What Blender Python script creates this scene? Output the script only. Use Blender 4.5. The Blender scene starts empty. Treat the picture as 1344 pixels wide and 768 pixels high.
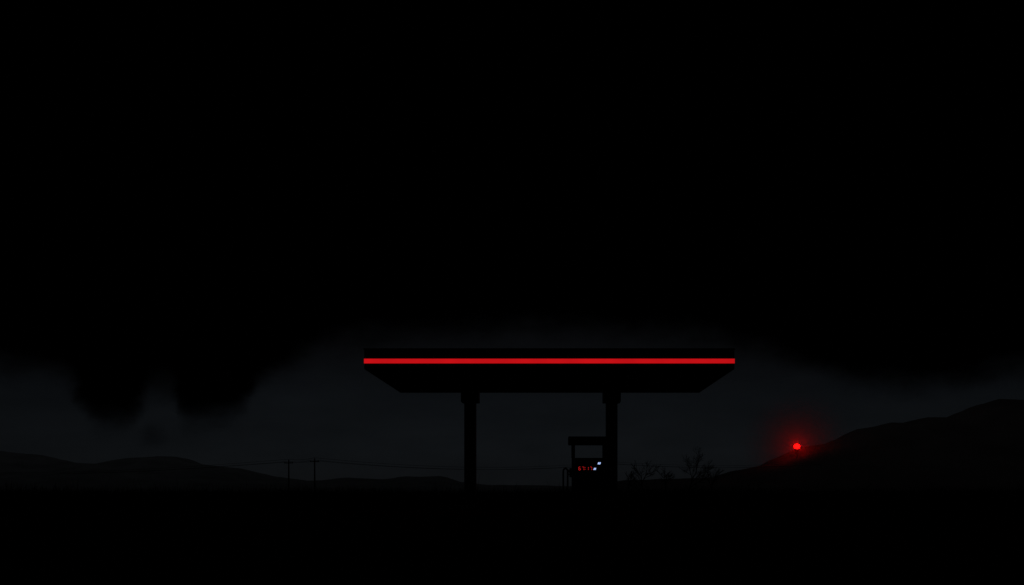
import bpy, math, random
from mathutils import Vector, noise
S = bpy.context.scene
S.view_settings.view_transform = 'Standard'
S.view_settings.look = 'None'
S.view_settings.exposure = 0.0
random.seed(7)

# ------------------------------------------------------------ materials
def mat(name, col, rough=0.7, spec=0.2, var=0.3, scale=3.0, metal=0.0, bump=0.0):
    m = bpy.data.materials.new(name); m.use_nodes = True
    nt = m.node_tree; b = nt.nodes['Principled BSDF']
    tc = nt.nodes.new('ShaderNodeTexCoord')
    n = nt.nodes.new('ShaderNodeTexNoise'); n.inputs['Scale'].default_value = scale
    n.inputs['Detail'].default_value = 6
    nt.links.new(tc.outputs['Object'], n.inputs['Vector'])
    r = nt.nodes.new('ShaderNodeValToRGB')
    r.color_ramp.elements[0].position = 0.3; r.color_ramp.elements[1].position = 0.7
    r.color_ramp.elements[0].color = [c*(1-var) for c in col]+[1]
    r.color_ramp.elements[1].color = [c*(1+var) for c in col]+[1]
    nt.links.new(n.outputs['Fac'], r.inputs['Fac'])
    nt.links.new(r.outputs['Color'], b.inputs['Base Color'])
    b.inputs['Roughness'].default_value = rough
    b.inputs['Specular IOR Level'].default_value = spec
    b.inputs['Metallic'].default_value = metal
    if bump:
        bp = nt.nodes.new('ShaderNodeBump'); bp.inputs['Strength'].default_value = bump
        nt.links.new(n.outputs['Fac'], bp.inputs['Height'])
        nt.links.new(bp.outputs['Normal'], b.inputs['Normal'])
    return m

def emis(name, col, strength, var=0.0, scale=2.0):
    m = bpy.data.materials.new(name); m.use_nodes = True
    nt = m.node_tree; nt.nodes.clear()
    o = nt.nodes.new('ShaderNodeOutputMaterial'); e = nt.nodes.new('ShaderNodeEmission')
    e.inputs['Color'].default_value = (*col, 1); e.inputs['Strength'].default_value = strength
    nt.links.new(e.outputs[0], o.inputs['Surface'])
    if var:
        tc = nt.nodes.new('ShaderNodeTexCoord'); n = nt.nodes.new('ShaderNodeTexNoise')
        n.inputs['Scale'].default_value = scale
        mr = nt.nodes.new('ShaderNodeMapRange')
        mr.inputs['From Min'].default_value = 0.3; mr.inputs['From Max'].default_value = 0.7
        mr.inputs['To Min'].default_value = strength*(1-var); mr.inputs['To Max'].default_value = strength*(1+var)
        nt.links.new(tc.outputs['Object'], n.inputs['Vector'])
        nt.links.new(n.outputs['Fac'], mr.inputs['Value'])
        nt.links.new(mr.outputs['Result'], e.inputs['Strength'])
    return m

M_panel = mat('black_cladding', (0.02, 0.02, 0.022), 0.5, 0.3, 0.15)
M_soffit = mat('soffit_panel', (0.05, 0.05, 0.053), 0.7, 0.2, 0.15)
M_steel = mat('dark_painted_steel', (0.022, 0.023, 0.026), 0.5, 0.3, 0.3)
M_lampoff = mat('unlit_lamp_glass', (0.06, 0.06, 0.06), 0.4, 0.4, 0.1)
M_strip = emis('red_light_strip', (0.60, 0.0060, 0.0090), 0.90, 0.07, 1.3)
M_rubber = mat('black_rubber', (0.012, 0.012, 0.012), 0.6, 0.3, 0.2)
M_wood = mat('weathered_wood', (0.05, 0.042, 0.035), 0.9, 0.1, 0.4, 6)
M_bark = mat('bark', (0.035, 0.03, 0.025), 0.95, 0.1, 0.4, 8)
M_grass = mat('dry_grass', (0.04, 0.04, 0.025), 1.0, 0.0, 0.4, 0.4)
M_soil = mat('soil', (0.03, 0.027, 0.022), 1.0, 0.0, 0.4, 0.3, bump=0.3)
M_asphalt = mat('asphalt', (0.04, 0.04, 0.042), 1.0, 0.0, 0.3, 2.0)
M_conc = mat('concrete', (0.12, 0.12, 0.115), 1.0, 0.0, 0.2, 2.0)
M_paint = mat('worn_white_paint', (0.3, 0.3, 0.3), 1.0, 0.0, 0.3, 5)

def hillmat(name, haze_glow, zlo, zhi, lo):
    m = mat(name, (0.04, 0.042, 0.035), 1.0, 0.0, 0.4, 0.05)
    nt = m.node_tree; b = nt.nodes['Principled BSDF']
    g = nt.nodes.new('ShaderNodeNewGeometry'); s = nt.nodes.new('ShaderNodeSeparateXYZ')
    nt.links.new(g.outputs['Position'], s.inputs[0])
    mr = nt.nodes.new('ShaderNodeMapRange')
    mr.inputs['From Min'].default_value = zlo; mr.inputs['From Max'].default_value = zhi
    mr.inputs['To Min'].default_value = lo; mr.inputs['To Max'].default_value = 1  # imitated haze dims towards the hill foot
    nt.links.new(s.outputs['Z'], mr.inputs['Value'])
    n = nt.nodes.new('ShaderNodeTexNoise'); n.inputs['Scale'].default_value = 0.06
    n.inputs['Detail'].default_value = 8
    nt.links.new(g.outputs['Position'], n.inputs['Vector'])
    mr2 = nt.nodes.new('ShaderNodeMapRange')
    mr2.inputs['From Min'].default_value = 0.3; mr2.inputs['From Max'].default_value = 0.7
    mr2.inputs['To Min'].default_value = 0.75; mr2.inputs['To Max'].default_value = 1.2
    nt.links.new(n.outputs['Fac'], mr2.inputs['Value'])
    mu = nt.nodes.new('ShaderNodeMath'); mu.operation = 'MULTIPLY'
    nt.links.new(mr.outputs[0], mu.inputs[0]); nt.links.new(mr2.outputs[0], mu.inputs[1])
    b.inputs['Emission Color'].default_value = (*haze_glow, 1)  # aerial haze imitated by a faint emission of the slopes themselves
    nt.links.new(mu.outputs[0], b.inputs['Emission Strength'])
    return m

# ------------------------------------------------------------ mesh helpers
class MB:
    def __init__(s): s.v = []; s.f = []
    def box(s, x0, x1, y0, y1, z0, z1):
        n = len(s.v)
        s.v += [(x0,y0,z0),(x1,y0,z0),(x1,y1,z0),(x0,y1,z0),(x0,y0,z1),(x1,y0,z1),(x1,y1,z1),(x0,y1,z1)]
        s.f += [(n,n+3,n+2,n+1),(n+4,n+5,n+6,n+7),(n,n+1,n+5,n+4),(n+1,n+2,n+6,n+5),(n+2,n+3,n+7,n+6),(n+3,n,n+4,n+7)]
    def seg(s, a, b, r0, r1, k=6):
        a = Vector(a); b = Vector(b); d = (b-a).normalized()
        u = d.orthogonal().normalized(); w = d.cross(u); n = len(s.v)
        for p, r in ((a, r0), (b, r1)):
            for i in range(k):
                t = 2*math.pi*i/k
                s.v.append(tuple(p+(u*math.cos(t)+w*math.sin(t))*r))
        for i in range(k):
            j = (i+1) % k
            s.f.append((n+i, n+j, n+k+j, n+k+i))
        s.f.append(tuple(n+i for i in reversed(range(k)))); s.f.append(tuple(n+k+i for i in range(k)))
    def path(s, pts, r, k=6):
        for a, b in zip(pts[:-1], pts[1:]): s.seg(a, b, r, r, k)
    def obj(s, name, m, parent=None, bevel=0, smooth=False):
        me = bpy.data.meshes.new(name); me.from_pydata(s.v, [], s.f); me.update()
        me.materials.append(m)
        o = bpy.data.objects.new(name, me); S.collection.objects.link(o)
        if parent: o.parent = parent
        if smooth:
            for p in me.polygons: p.use_smooth = True
        if bevel:
            b = o.modifiers.new('bevel', 'BEVEL'); b.width = bevel; b.segments = 2
        return o
def empty(name):
    o = bpy.data.objects.new(name, None); S.collection.objects.link(o); return o

# ------------------------------------------------------------ camera
HC = 0.7; F = 1073.0
cam = bpy.data.cameras.new('camera'); co = bpy.data.objects.new('camera', cam)
S.collection.objects.link(co); S.camera = co
cam.sensor_width = 36; cam.lens = 36*F/1344
cam.shift_x = -(725-672)/1344; cam.shift_y = (645-384)/1344
cam.clip_end = 6000
co.location = (0, 0, HC); co.rotation_euler = (math.radians(90), 0, 0)
def X(px, d): return (px-725)/F*d
def Z(py, d): return HC+(645-py)/F*d

# ------------------------------------------------------------ station canopy
can = empty('gas_station_canopy')
x0, x1, y0, y1, zb, zt = -6.675, 6.46, 29.0, 35.7, 5.0, 5.72
b = MB(); b.box(x0, x1, y0, y1, zb+0.03, zt); b.obj('fascia', M_panel, can, 0.02)
b = MB()
b.box(x0-0.02, x1+0.02, y0-0.03, y1+0.03, zt+0.003, zt+0.05)
b.obj('top_coping', M_steel, can)
b = MB(); b.box(x0, x1, y0-0.035, y0-0.002, 5.24, 5.4)
b.obj('light_strip', M_strip, can)
b = MB()
nx, ny = 12, 6
for i in range(nx):
    for j in range(ny):
        a = x0+0.05+(x1-x0-0.1)*i/nx; c = y0+0.05+(y1-y0-0.1)*j/ny
        b.box(a+0.008, a+(x1-x0-0.1)/nx-0.008, c+0.008, c+(y1-y0-0.1)/ny-0.008, zb, zb+0.028)
b.obj('soffit_panels', M_soffit, can)
b = MB()
for xx in (-4.9, -1.7, 1.5, 4.7):
    for yy in (30.6, 34.1): b.box(xx-0.22, xx+0.22, yy-0.22, yy+0.22, zb-0.035, zb-0.002)
b.obj('unlit_downlights', M_lampoff, can, 0.01)
for nm, cx in (('column_1', X(617.3, 33)), ('column_2', X(802.7, 33))):
    b = MB()
    b.box(cx-0.225, cx+0.225, 32.8, 33.25, 0.15, 4.28)
    b.obj(nm, M_steel, can, 0.03)
    b = MB()
    b.box(cx-0.35, cx+0.35, 32.7, 33.35, 4.282, 4.998)
    b.obj(nm+'_head', M_steel, can, 0.02)
    b = MB(); b.box(cx-0.32, cx+0.32, 32.7, 33.35, 0.15, 0.42)
    b.obj(nm+'_base', M_steel, can, 0.02)

# forecourt
fc = empty('forecourt')
b = MB(); b.box(-13, 13, 20, 38, -0.2, 0.03); b.obj('asphalt_slab', M_asphalt, fc)
for i, (a, c) in enumerate(((-4.3, -2.3), (0.1, 3.6))):
    b = MB(); b.box(a, c, 31.0, 34.3, 0.034, 0.15); b.obj('island_kerb_%d' % (i+1), M_conc, fc, 0.03)
b = MB()
for a in (-6, 5): b.box(a, a+0.1, 27, 37, 0.034, 0.038)
b.obj('painted_lines', M_paint, fc)

# ------------------------------------------------------------ fuel pump
fp = empty('fuel_pump')
D = 31.5
px0, px1 = X(750, D), X(796, D)
b = MB()
b.box(px0, px1, 31.5, 32.1, 0.151, 0.30)
b.box(px0+0.02, px1-0.02, 31.53, 32.07, 0.302, Z(601, D))
b.obj('cabinet', M_steel, fp, 0.02)
b = MB()
b.box(px0+0.01, px0+0.14, 31.6, 32.0, Z(601, D)+0.001, Z(583.5, D))
b.box(px1-0.13, px1-0.01, 31.6, 32.0, Z(601, D)+0.001, Z(583.5, D))
b.obj('uprights', M_steel, fp, 0.01)
b = MB(); b.box(X(746, D), X(799, D), 31.45, 32.15, Z(583.5, D)+0.001, Z(573, D))
b.obj('valance', M_panel, fp, 0.02)
b = MB()  # display bezel
b.box(X(756.5, D), X(792, D), 31.485, 31.528, Z(620.5, D), Z(604.5, D))
b.obj('display_bezel', M_rubber, fp, 0.008)
SEG = {'0':'abcdef','1':'bc','2':'abged','3':'abgcd','4':'fgbc','5':'afgcd','6':'afgedc','7':'abc','8':'abcdefg','9':'abfgcd'}
def digit(b, ch, x, z, w, h, y, t):
    m = z+h/2
    R = {'a':(x+t,x+w-t,z+h-t,z+h),'d':(x+t,x+w-t,z,z+t),'g':(x+t,x+w-t,m-t/2,m+t/2),
         'f':(x,x+t,m+t/2,z+h-t),'b':(x+w-t,x+w,m+t/2,z+h-t),'e':(x,x+t,z+t,m-t/2),'c':(x+w-t,x+w,z+t,m-t/2)}
    for s in SEG[ch]:
        q = R[s]; b.box(q[0], q[1], y-0.006, y, q[2], q[3])
b = MB(); zz = Z(617.4, D); xx = X(759.3, D)
for ch in '67':
    digit(b, ch, xx, zz, 0.085, 0.14, 31.483, 0.017); xx += 0.13
b.box(xx-0.014, xx+0.008, 31.477, 31.483, zz+0.03, zz+0.05); b.box(xx-0.014, xx+0.008, 31.477, 31.483, zz+0.10, zz+0.12)
xx += 0.045
for ch in '17':
    digit(b, ch, xx, zz, 0.085, 0.14, 31.483, 0.017); xx += 0.13
b.obj('price_digits', emis('red_led', (0.75, 0.02, 0.02), 0.55), fp)
b = MB()
def slant(b, x, z, w, h):
    for k in range(2):
        a = x+k*w*0.5
        n = len(b.v)
        b.v += [(a,31.48,z),(a+w*0.4,31.48,z),(a+w*0.4+h*0.35,31.48,z+h),(a+h*0.35,31.48,z+h)]
        b.f.append((n,n+1,n+2,n+3))
slant(b, X(784.3, D), Z(609.6, D), 0.11, 0.08)
slant(b, X(778.8, D), Z(616.8, D), 0.09, 0.075)
b.obj('indicator_lights', emis('blue_white_led', (0.42, 0.57, 1.0), 1.1), fp)
b = MB()
for i in range(3):
    for j in range(4):
        b.box(1.45+i*0.07, 1.50+i*0.07, 31.515, 31.529, 1.02+j*0.07, 1.07+j*0.07)
b.obj('keypad', M_rubber, fp)
b = MB()
b.box(px0-0.07, px0+0.018, 31.6, 31.85, 1.25, 1.6)
b.obj('nozzle_holster', M_rubber, fp, 0.01)
hx = X(742.3, D)
b = MB()
pts = []
for i in range(25):
    t = i/24*math.pi
    pts.append((hx+0.085*math.cos(t), 31.7, Z(618.5, D)+0.11*math.sin(t)))
pts = [(hx+0.085, 31.7, 0.6)]+pts+[(hx-0.085, 31.7, 0.6)]
for i in range(1, 12):
    t = math.pi+i/12*math.pi
    pts.append((hx+0.085*math.cos(t), 31.7, 0.6+0.2*math.sin(t)))
pts.append((hx+0.085, 31.7, 0.6)); b.path(pts, 0.034, 8)
b.path([(hx+0.085, 31.7, 1.35), (px0+0.02, 31.7, 1.38)], 0.028, 8)
b.obj('hose', M_rubber, fp, smooth=True)
b = MB(); b.seg((hx-0.02, 31.72, 1.62), (px0-0.02, 31.72, 1.42), 0.03, 0.04); b.obj('nozzle', M_rubber, fp)

# ------------------------------------------------------------ ground
me = MB()
xs = [math.copysign(abs(t)**2.2*3000, t) for t in [i/40-1 for i in range(81)]]
ys = [-300+(i/12)*300 for i in range(12)]+[ (i/50)**2.4*4000 for i in range(51)]
for y in ys:
    for x in xs:
        r = max(abs(x)-14, y-42, 16-y, 0)
        z = noise.noise(Vector((x*0.03, y*0.03, 0)))*min(r*0.01, 0.3)
        me.v.append((x, y, z-0.02))
w = len(xs)
for j in range(len(ys)-1):
    for i in range(w-1):
        n = j*w+i; me.f.append((n, n+1, n+w+1, n+w))
me.obj('ground', M_soil, smooth=True)

# ------------------------------------------------------------ grass
g = MB()
def blade(x, y, h, wd):
    a = random.uniform(-1, 1)*0.3*h; c = random.uniform(-.3, .3)*h; t = random.uniform(0, 3.14)
    dx, dy = math.cos(t)*wd, math.sin(t)*wd
    n = len(g.v)
    g.v += [(x-dx, y-dy, -0.05), (x+dx, y+dy, -0.05), (x+dx*.6+a*.4, y+dy*.6+c*.4, h*.6), (x-dx*.6+a*.4, y-dy*.6+c*.4, h*.6), (x+a, y+c, h)]
    g.f += [(n, n+1, n+2, n+3), (n+3, n+2, n+4)]
for i in range(60000):
    y = 40+random.random()**1.3*75; x = random.uniform(-1, 1)*(18+y*0.85)
    cl = 0.5+0.5*noise.noise(Vector((x*0.09, y*0.09, 3)))
    cl2 = noise.noise(Vector((x*0.5, y*0.5, 9)))
    h = (0.6+0.65*cl+0.35*cl2)*random.uniform(0.5, 1.15)
    wd = random.uniform(0.012, 0.03)
    if random.random() < 0.02: h *= random.uniform(1.25, 1.8); wd *= 0.8
    blade(x, y, h, wd)
g.obj('grass', M_grass)

# ------------------------------------------------------------ hills
def interp(pts, x):
    if x <= pts[0][0]: return pts[0][1]
    for (a, p), (c, q) in zip(pts[:-1], pts[1:]):
        if x <= c:
            t = (x-a)/(c-a); t = t*t*(3-2*t)*0.5+t*0.5
            return p+(q-p)*t
    return pts[-1][1]
def hill(name, ridge, D, depth, material, rough, seed):
    P = [(X(a, D), Z(c, D)) for a, c in ridge]
    m = MB(); xa, xb = P[0][0], P[-1][0]; n = int((xb-xa)/(D*0.0022)); rows = 27
    for j in range(rows):
        v = j/(rows-1)*2-1
        prof = (1-abs(v)**1.15) if v < 0 else (1-v*v)
        for i in range(n+1):
            x = xa+(xb-xa)*i/n
            z = interp(P, x)
            nz = noise.fractal(Vector((x*rough, v*4, seed)), 0.8, 2.1, 6)*D*0.0013
            nf = noise.fractal(Vector((x*0.01, v*2, seed+5)), 1, 2, 4)*0.12*(1-abs(v))*abs(v)*4
            m.v.append((x, D+v*depth, max(z*(prof+prof*nf)+nz*(1 if prof > .02 else 0), -0.5 if prof > 0.02 else -3)))
    for j in range(rows-1):
        for i in range(n):
            k = j*(n+1)+i; m.f.append((k, k+1, k+n+2, k+n+1))
    return m.obj(name, material, smooth=True)
L = [(-900,640),(-700,590),(-450,570),(-250,600),(-120,606),(-40,594),(0,592),(40,596),(80,606),(130,609),(170,601),(215,598),(245,609),(300,614),(345,625),(400,631),(430,630),(458,627),(500,629),(530,626),(575,625.5),(605,633),(640,637),(760,638),(850,634),(940,632),(1100,630),(1300,625),(1500,638)]
hill('hill', L, 520, 110, hillmat('scrub_haze_glow_far', (0.00175, 0.0019, 0.0021), 0, 20, 0.6), 0.03, 1)
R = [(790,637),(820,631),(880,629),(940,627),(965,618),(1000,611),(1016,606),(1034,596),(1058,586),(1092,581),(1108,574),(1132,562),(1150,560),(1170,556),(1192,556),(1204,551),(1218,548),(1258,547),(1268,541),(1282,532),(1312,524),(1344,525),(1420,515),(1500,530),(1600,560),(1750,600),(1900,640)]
hill('hill', R, 262, 60, hillmat('scrub_haze_glow_near', (0.0010, 0.00092, 0.00096), 0, 18, 0.5), 0.05, 11)

# ------------------------------------------------------------ warning beacon
bc = empty('red_warning_beacon')
DB = 252.0; bx, bz = X(1046, DB), Z(586, DB)
def uvs(name, m, c, r, parent, sc=(1,1,1)):
    import bmesh
    bm = bmesh.new(); bmesh.ops.create_uvsphere(bm, u_segments=32, v_segments=16, radius=r)
    me = bpy.data.meshes.new(name); bm.to_mesh(me); bm.free(); me.materials.append(m)
    for p in me.polygons: p.use_smooth = True
    o = bpy.data.objects.new(name, me); S.collection.objects.link(o); o.location = c; o.scale = sc; o.parent = parent
    return o
uvs('lamp_lens', emis('red_beacon_lens', (1.0, 0.0012, 0.0009), 16.0), (bx, DB, bz), 0.87, bc, (1, 1, 0.88))
b = MB(); b.seg((bx, DB, bz-9), (bx, DB, bz-0.95), 0.3, 0.2, 8); b.seg((bx, DB, bz-0.95), (bx, DB, bz-0.78), 0.6, 0.6, 12)
b.obj('mast', M_steel, bc)
vm = bpy.data.materials.new('night_mist'); vm.use_nodes = True
nt = vm.node_tree; nt.nodes.clear()
o = nt.nodes.new('ShaderNodeOutputMaterial'); vs = nt.nodes.new('ShaderNodeVolumeScatter')
tc = nt.nodes.new('ShaderNodeTexCoord'); ln = nt.nodes.new('ShaderNodeVectorMath'); ln.operation = 'LENGTH'
nt.links.new(tc.outputs['Object'], ln.inputs[0])
mr = nt.nodes.new('ShaderNodeMapRange'); mr.interpolation_type = 'SMOOTHSTEP'
mr.inputs['From Min'].default_value = 0; mr.inputs['From Max'].default_value = 19
mr.inputs['To Min'].default_value = 0.055; mr.inputs['To Max'].default_value = 0
nt.links.new(ln.outputs['Value'], mr.inputs['Value']); nt.links.new(mr.outputs[0], vs.inputs['Density'])
nt.links.new(vs.outputs[0], o.inputs['Volume'])
uvs('mist', vm, (bx, DB, bz), 19, bc)

# ------------------------------------------------------------ utility poles & wires
def pole(px, topy, d, hh=None):
    x = X(px, d); zt = Z(topy, d); p = empty('utility_pole')
    b = MB(); b.seg((x, d, -0.3), (x, d, zt), 0.2, 0.13, 8); b.obj('post', M_wood, p)
    b = MB(); b.box(x-1.0, x+1.0, d-0.14, d, zt-0.75, zt-0.58); b.obj('crossarm', M_wood, p)
    b = MB()
    for k in (-0.85, 0.85): b.seg((x+k, d-0.07, zt-0.58), (x+k, d-0.07, zt-0.36), 0.06, 0.05, 6)
    b.seg((x, d, zt), (x, d, zt+0.2), 0.06, 0.05, 6)
    b.obj('insulators', M_rubber, p)
    return [(x-0.85, d-0.07, zt-0.36), (x, d, zt+0.2), (x+0.85, d-0.07, zt-0.36)]
P = [pole(-90, 616, 400), pole(379, 604, 187), pole(413, 602, 178), pole(803, 607, 225), pole(1160, 600, 240)]
wb = MB()
for a, c in zip(P[:-1], P[1:]):
    for p, q in zip(a, c):
        p = Vector(p); q = Vector(q); Lg = (q-p).length
        pts = [p.lerp(q, t/30)-Vector((0, 0, 4*(t/30)*(1-t/30)*min(Lg*0.022, 2.4))) for t in range(31)]
        wb.path(pts, 0.035, 4)
wb.obj('power_line', M_rubber)

# ------------------------------------------------------------ bare trees
def tree(px, d, h, seed, levels=6, lean=0.0, th=0.019):
    random.seed(seed); b = MB(); x = X(px, d)
    def grow(p, dr, L, r, lv):
        n = 3; q = p
        for i in range(n):
            dr = (dr+Vector((random.gauss(0, .13), random.gauss(0, .13), random.gauss(0.02, .08)))).normalized()
            q2 = q+dr*L/n; b.seg(q, q2, r*(1-i*0.12), r*(1-(i+1)*0.12), 5 if lv > 3 else 3); q = q2
            if lv > 0 and (i > 0 or lv < levels) and random.random() < 0.75:
                side = Vector((random.gauss(0, 1), random.gauss(0, 1), random.gauss(0.1, .4))).normalized()
                grow(q, (dr*0.75+side*0.75).normalized(), L*random.uniform(.5, .75), r*0.55, lv-1)
        if lv > 0:
            for k in range(2):
                side = Vector((random.gauss(0, 1), random.gauss(0, 1), random.gauss(0.2, .4))).normalized()
                grow(q, (dr+side*0.5).normalized(), L*random.uniform(.6, .8), r*0.65, lv-1)
    grow(Vector((x, d, -0.2)), Vector((lean, 0, 1)).normalized(), h*0.3, h*th, levels)
    mz = max(v[2] for v in b.v); s = h/mz
    b.v = [((v[0]-x)*s+x, (v[1]-d)*s+d, v[2]*s if v[2] > 0 else v[2]) for v in b.v]
    b.obj('bare_tree', M_bark)
tree(903, 92, Z(585, 92), 3, 5, 0.05, 0.016)
tree(850, 88, Z(604, 88), 5, 4, -0.1)
tree(872, 105, Z(611, 105), 8, 4)
tree(936, 110, Z(611, 110), 12, 4)
tree(826, 100, Z(617, 100), 15, 3)

# ------------------------------------------------------------ world
W = bpy.data.worlds.new('World'); S.world = W; W.use_nodes = True
nt = W.node_tree; nt.nodes.clear()
def nd(t, **k):
    n = nt.nodes.new(t)
    for a, c in k.items(): setattr(n, a, c)
    return n
def lk(a, c): nt.links.new(a, c)
def mth(op, a, c=None, d=None):
    n = nd('ShaderNodeMath', operation=op)
    for i, q in enumerate((a, c, d)):
        if q is None: continue
        if isinstance(q, (int, float)): n.inputs[i].default_value = q
        else: lk(q, n.inputs[i])
    return n.outputs[0]
out = nd('ShaderNodeOutputWorld'); bg = nd('ShaderNodeBackground'); lk(bg.outputs[0], out.inputs[0])
tc = nd('ShaderNodeTexCoord'); sp = nd('ShaderNodeSeparateXYZ'); lk(tc.outputs['Generated'], sp.inputs[0])
az = mth('ARCTAN2', sp.outputs[0], sp.outputs[1])
hyp = mth('SQRT', mth('ADD', mth('MULTIPLY', sp.outputs[0], sp.outputs[0]), mth('MULTIPLY', sp.outputs[1], sp.outputs[1])))
el = mth('ARCTAN2', sp.outputs[2], hyp)
def nz(scale, detail, zs=2.0, off=0.0, rough=0.5):
    mp = nd('ShaderNodeMapping'); mp.inputs['Scale'].default_value = (1, 1, zs); mp.inputs['Location'].default_value = (off, off, off)
    lk(tc.outputs['Generated'], mp.inputs['Vector'])
    n = nd('ShaderNodeTexNoise'); n.inputs['Scale'].default_value = scale; n.inputs['Detail'].default_value = detail
    n.inputs['Roughness'].default_value = rough
    lk(mp.outputs[0], n.inputs['Vector']); return mth('SUBTRACT', n.outputs['Fac'], 0.5)
azw = mth('ADD', az, mth('MULTIPLY', nz(14, 4, 1.5, 3.3), 0.05))
fc_in = mth('MULTIPLY_ADD', azw, 1/1.6, 0.5)
curve = nd('ShaderNodeFloatCurve')
bp = [(-200,470),(0,480),(60,482),(92,498),(112,538),(135,552),(158,552),(184,530),(212,504),(240,536),(262,548),(292,546),(318,530),(342,492),(400,464),(440,446),(520,436),(620,430),(720,427),(850,432),(960,446),(1030,466),(1080,484),(1150,500),(1220,500),(1290,488),(1344,476),(1500,470)]
cm = curve.mapping.curves[0]
def AE(a, c):
    u = (a-725)/F; v = (645-c)/F
    return math.atan(u), math.atan(v/math.sqrt(1+u*u))
cps = [(AE(a, c)[0]/1.6+0.5, AE(a, c)[1]/0.3) for a, c in bp]
cm.points[0].location = (0, cps[0][1]); cm.points[1].location = (1, cps[-1][1])
for p in cps: cm.points.new(*p)
curve.mapping.update()
lk(fc_in, curve.inputs['Value'])
bnd = mth('MULTIPLY', curve.outputs[0], 0.3)
elw = mth('ADD', el, mth('MULTIPLY', nz(22, 5, 1.5, 1.1), 0.035))
mr = nd('ShaderNodeMapRange', interpolation_type='SMOOTHERSTEP')
lk(mth('SUBTRACT', elw, bnd), mr.inputs['Value'])
mr.inputs['From Min'].default_value = -0.030; mr.inputs['From Max'].default_value = 0.024
mr.inputs['To Min'].default_value = 1; mr.inputs['To Max'].default_value = 0
sa, se = AE(203, 577)
dd = mth('SQRT', mth('ADD', mth('POWER', mth('ABSOLUTE', mth('SUBTRACT', azw, sa)), 2.0), mth('POWER', mth('ABSOLUTE', mth('SUBTRACT', elw, se)), 2.0)))
scrap = nd('ShaderNodeMapRange', interpolation_type='SMOOTHSTEP'); lk(dd, scrap.inputs['Value'])
scrap.inputs['From Min'].default_value = 0.002; scrap.inputs['From Max'].default_value = 0.02
scrap.inputs['To Min'].default_value = 0.68; scrap.inputs['To Max'].default_value = 1
gr = nd('ShaderNodeValToRGB'); lk(mth('MULTIPLY', el, 1/0.25), gr.inputs[0])
e = gr.color_ramp.elements
e[0].position = 0; e[0].color = (0.0042, 0.0047, 0.0053, 1)
e[1].position = 1; e[1].color = (0.0015, 0.0016, 0.0019, 1)
x = e.new(0.2); x.color = (0.0045, 0.0054, 0.0064, 1)
x = e.new(0.45); x.color = (0.0036, 0.0044, 0.0054, 1)
x = e.new(0.65); x.color = (0.0025, 0.0028, 0.0034, 1)
var = mth('MULTIPLY_ADD', nz(7, 6, 3, 7.7, 0.55), 0.7, 1.02)
fac = mth('MULTIPLY', mth('MULTIPLY', mr.outputs[0], scrap.outputs[0]), var)
azd = nd('ShaderNodeMapRange', interpolation_type='SMOOTHSTEP'); lk(mth('ABSOLUTE', az), azd.inputs['Value'])
azd.inputs['From Min'].default_value = 0.1; azd.inputs['From Max'].default_value = 0.65
azd.inputs['To Min'].default_value = 1.0; azd.inputs['To Max'].default_value = 0.82
fac = mth('MULTIPLY', fac, azd.outputs[0])
up = nd('ShaderNodeMapRange'); lk(el, up.inputs['Value'])
up.inputs['From Min'].default_value = -0.02; up.inputs['From Max'].default_value = 0.0
fac = mth('MULTIPLY', fac, up.outputs[0])
vm_ = nd('ShaderNodeVectorMath', operation='SCALE'); lk(gr.outputs[0], vm_.inputs[0]); lk(fac, vm_.inputs['Scale'])
sky = nd('ShaderNodeTexSky', sky_type='NISHITA'); sky.sun_disc = False
sky.sun_elevation = math.radians(-8); sky.sun_rotation = math.radians(0)
sc = nd('ShaderNodeVectorMath', operation='SCALE'); lk(sky.outputs[0], sc.inputs[0]); sc.inputs['Scale'].default_value = 0.0005
ad = nd('ShaderNodeVectorMath', operation='ADD'); lk(vm_.outputs[0], ad.inputs[0]); lk(sc.outputs[0], ad.inputs[1])
lk(ad.outputs[0], bg.inputs['Color']); bg.inputs['Strength'].default_value = 1.0

sl = bpy.data.lights.new('moon', 'SUN'); sl.energy = 0.004; sl.angle = math.radians(10); sl.color = (0.8, 0.88, 1)
so = bpy.data.objects.new('moon', sl); S.collection.objects.link(so)
so.rotation_euler = (math.radians(-60), 0, math.radians(20))
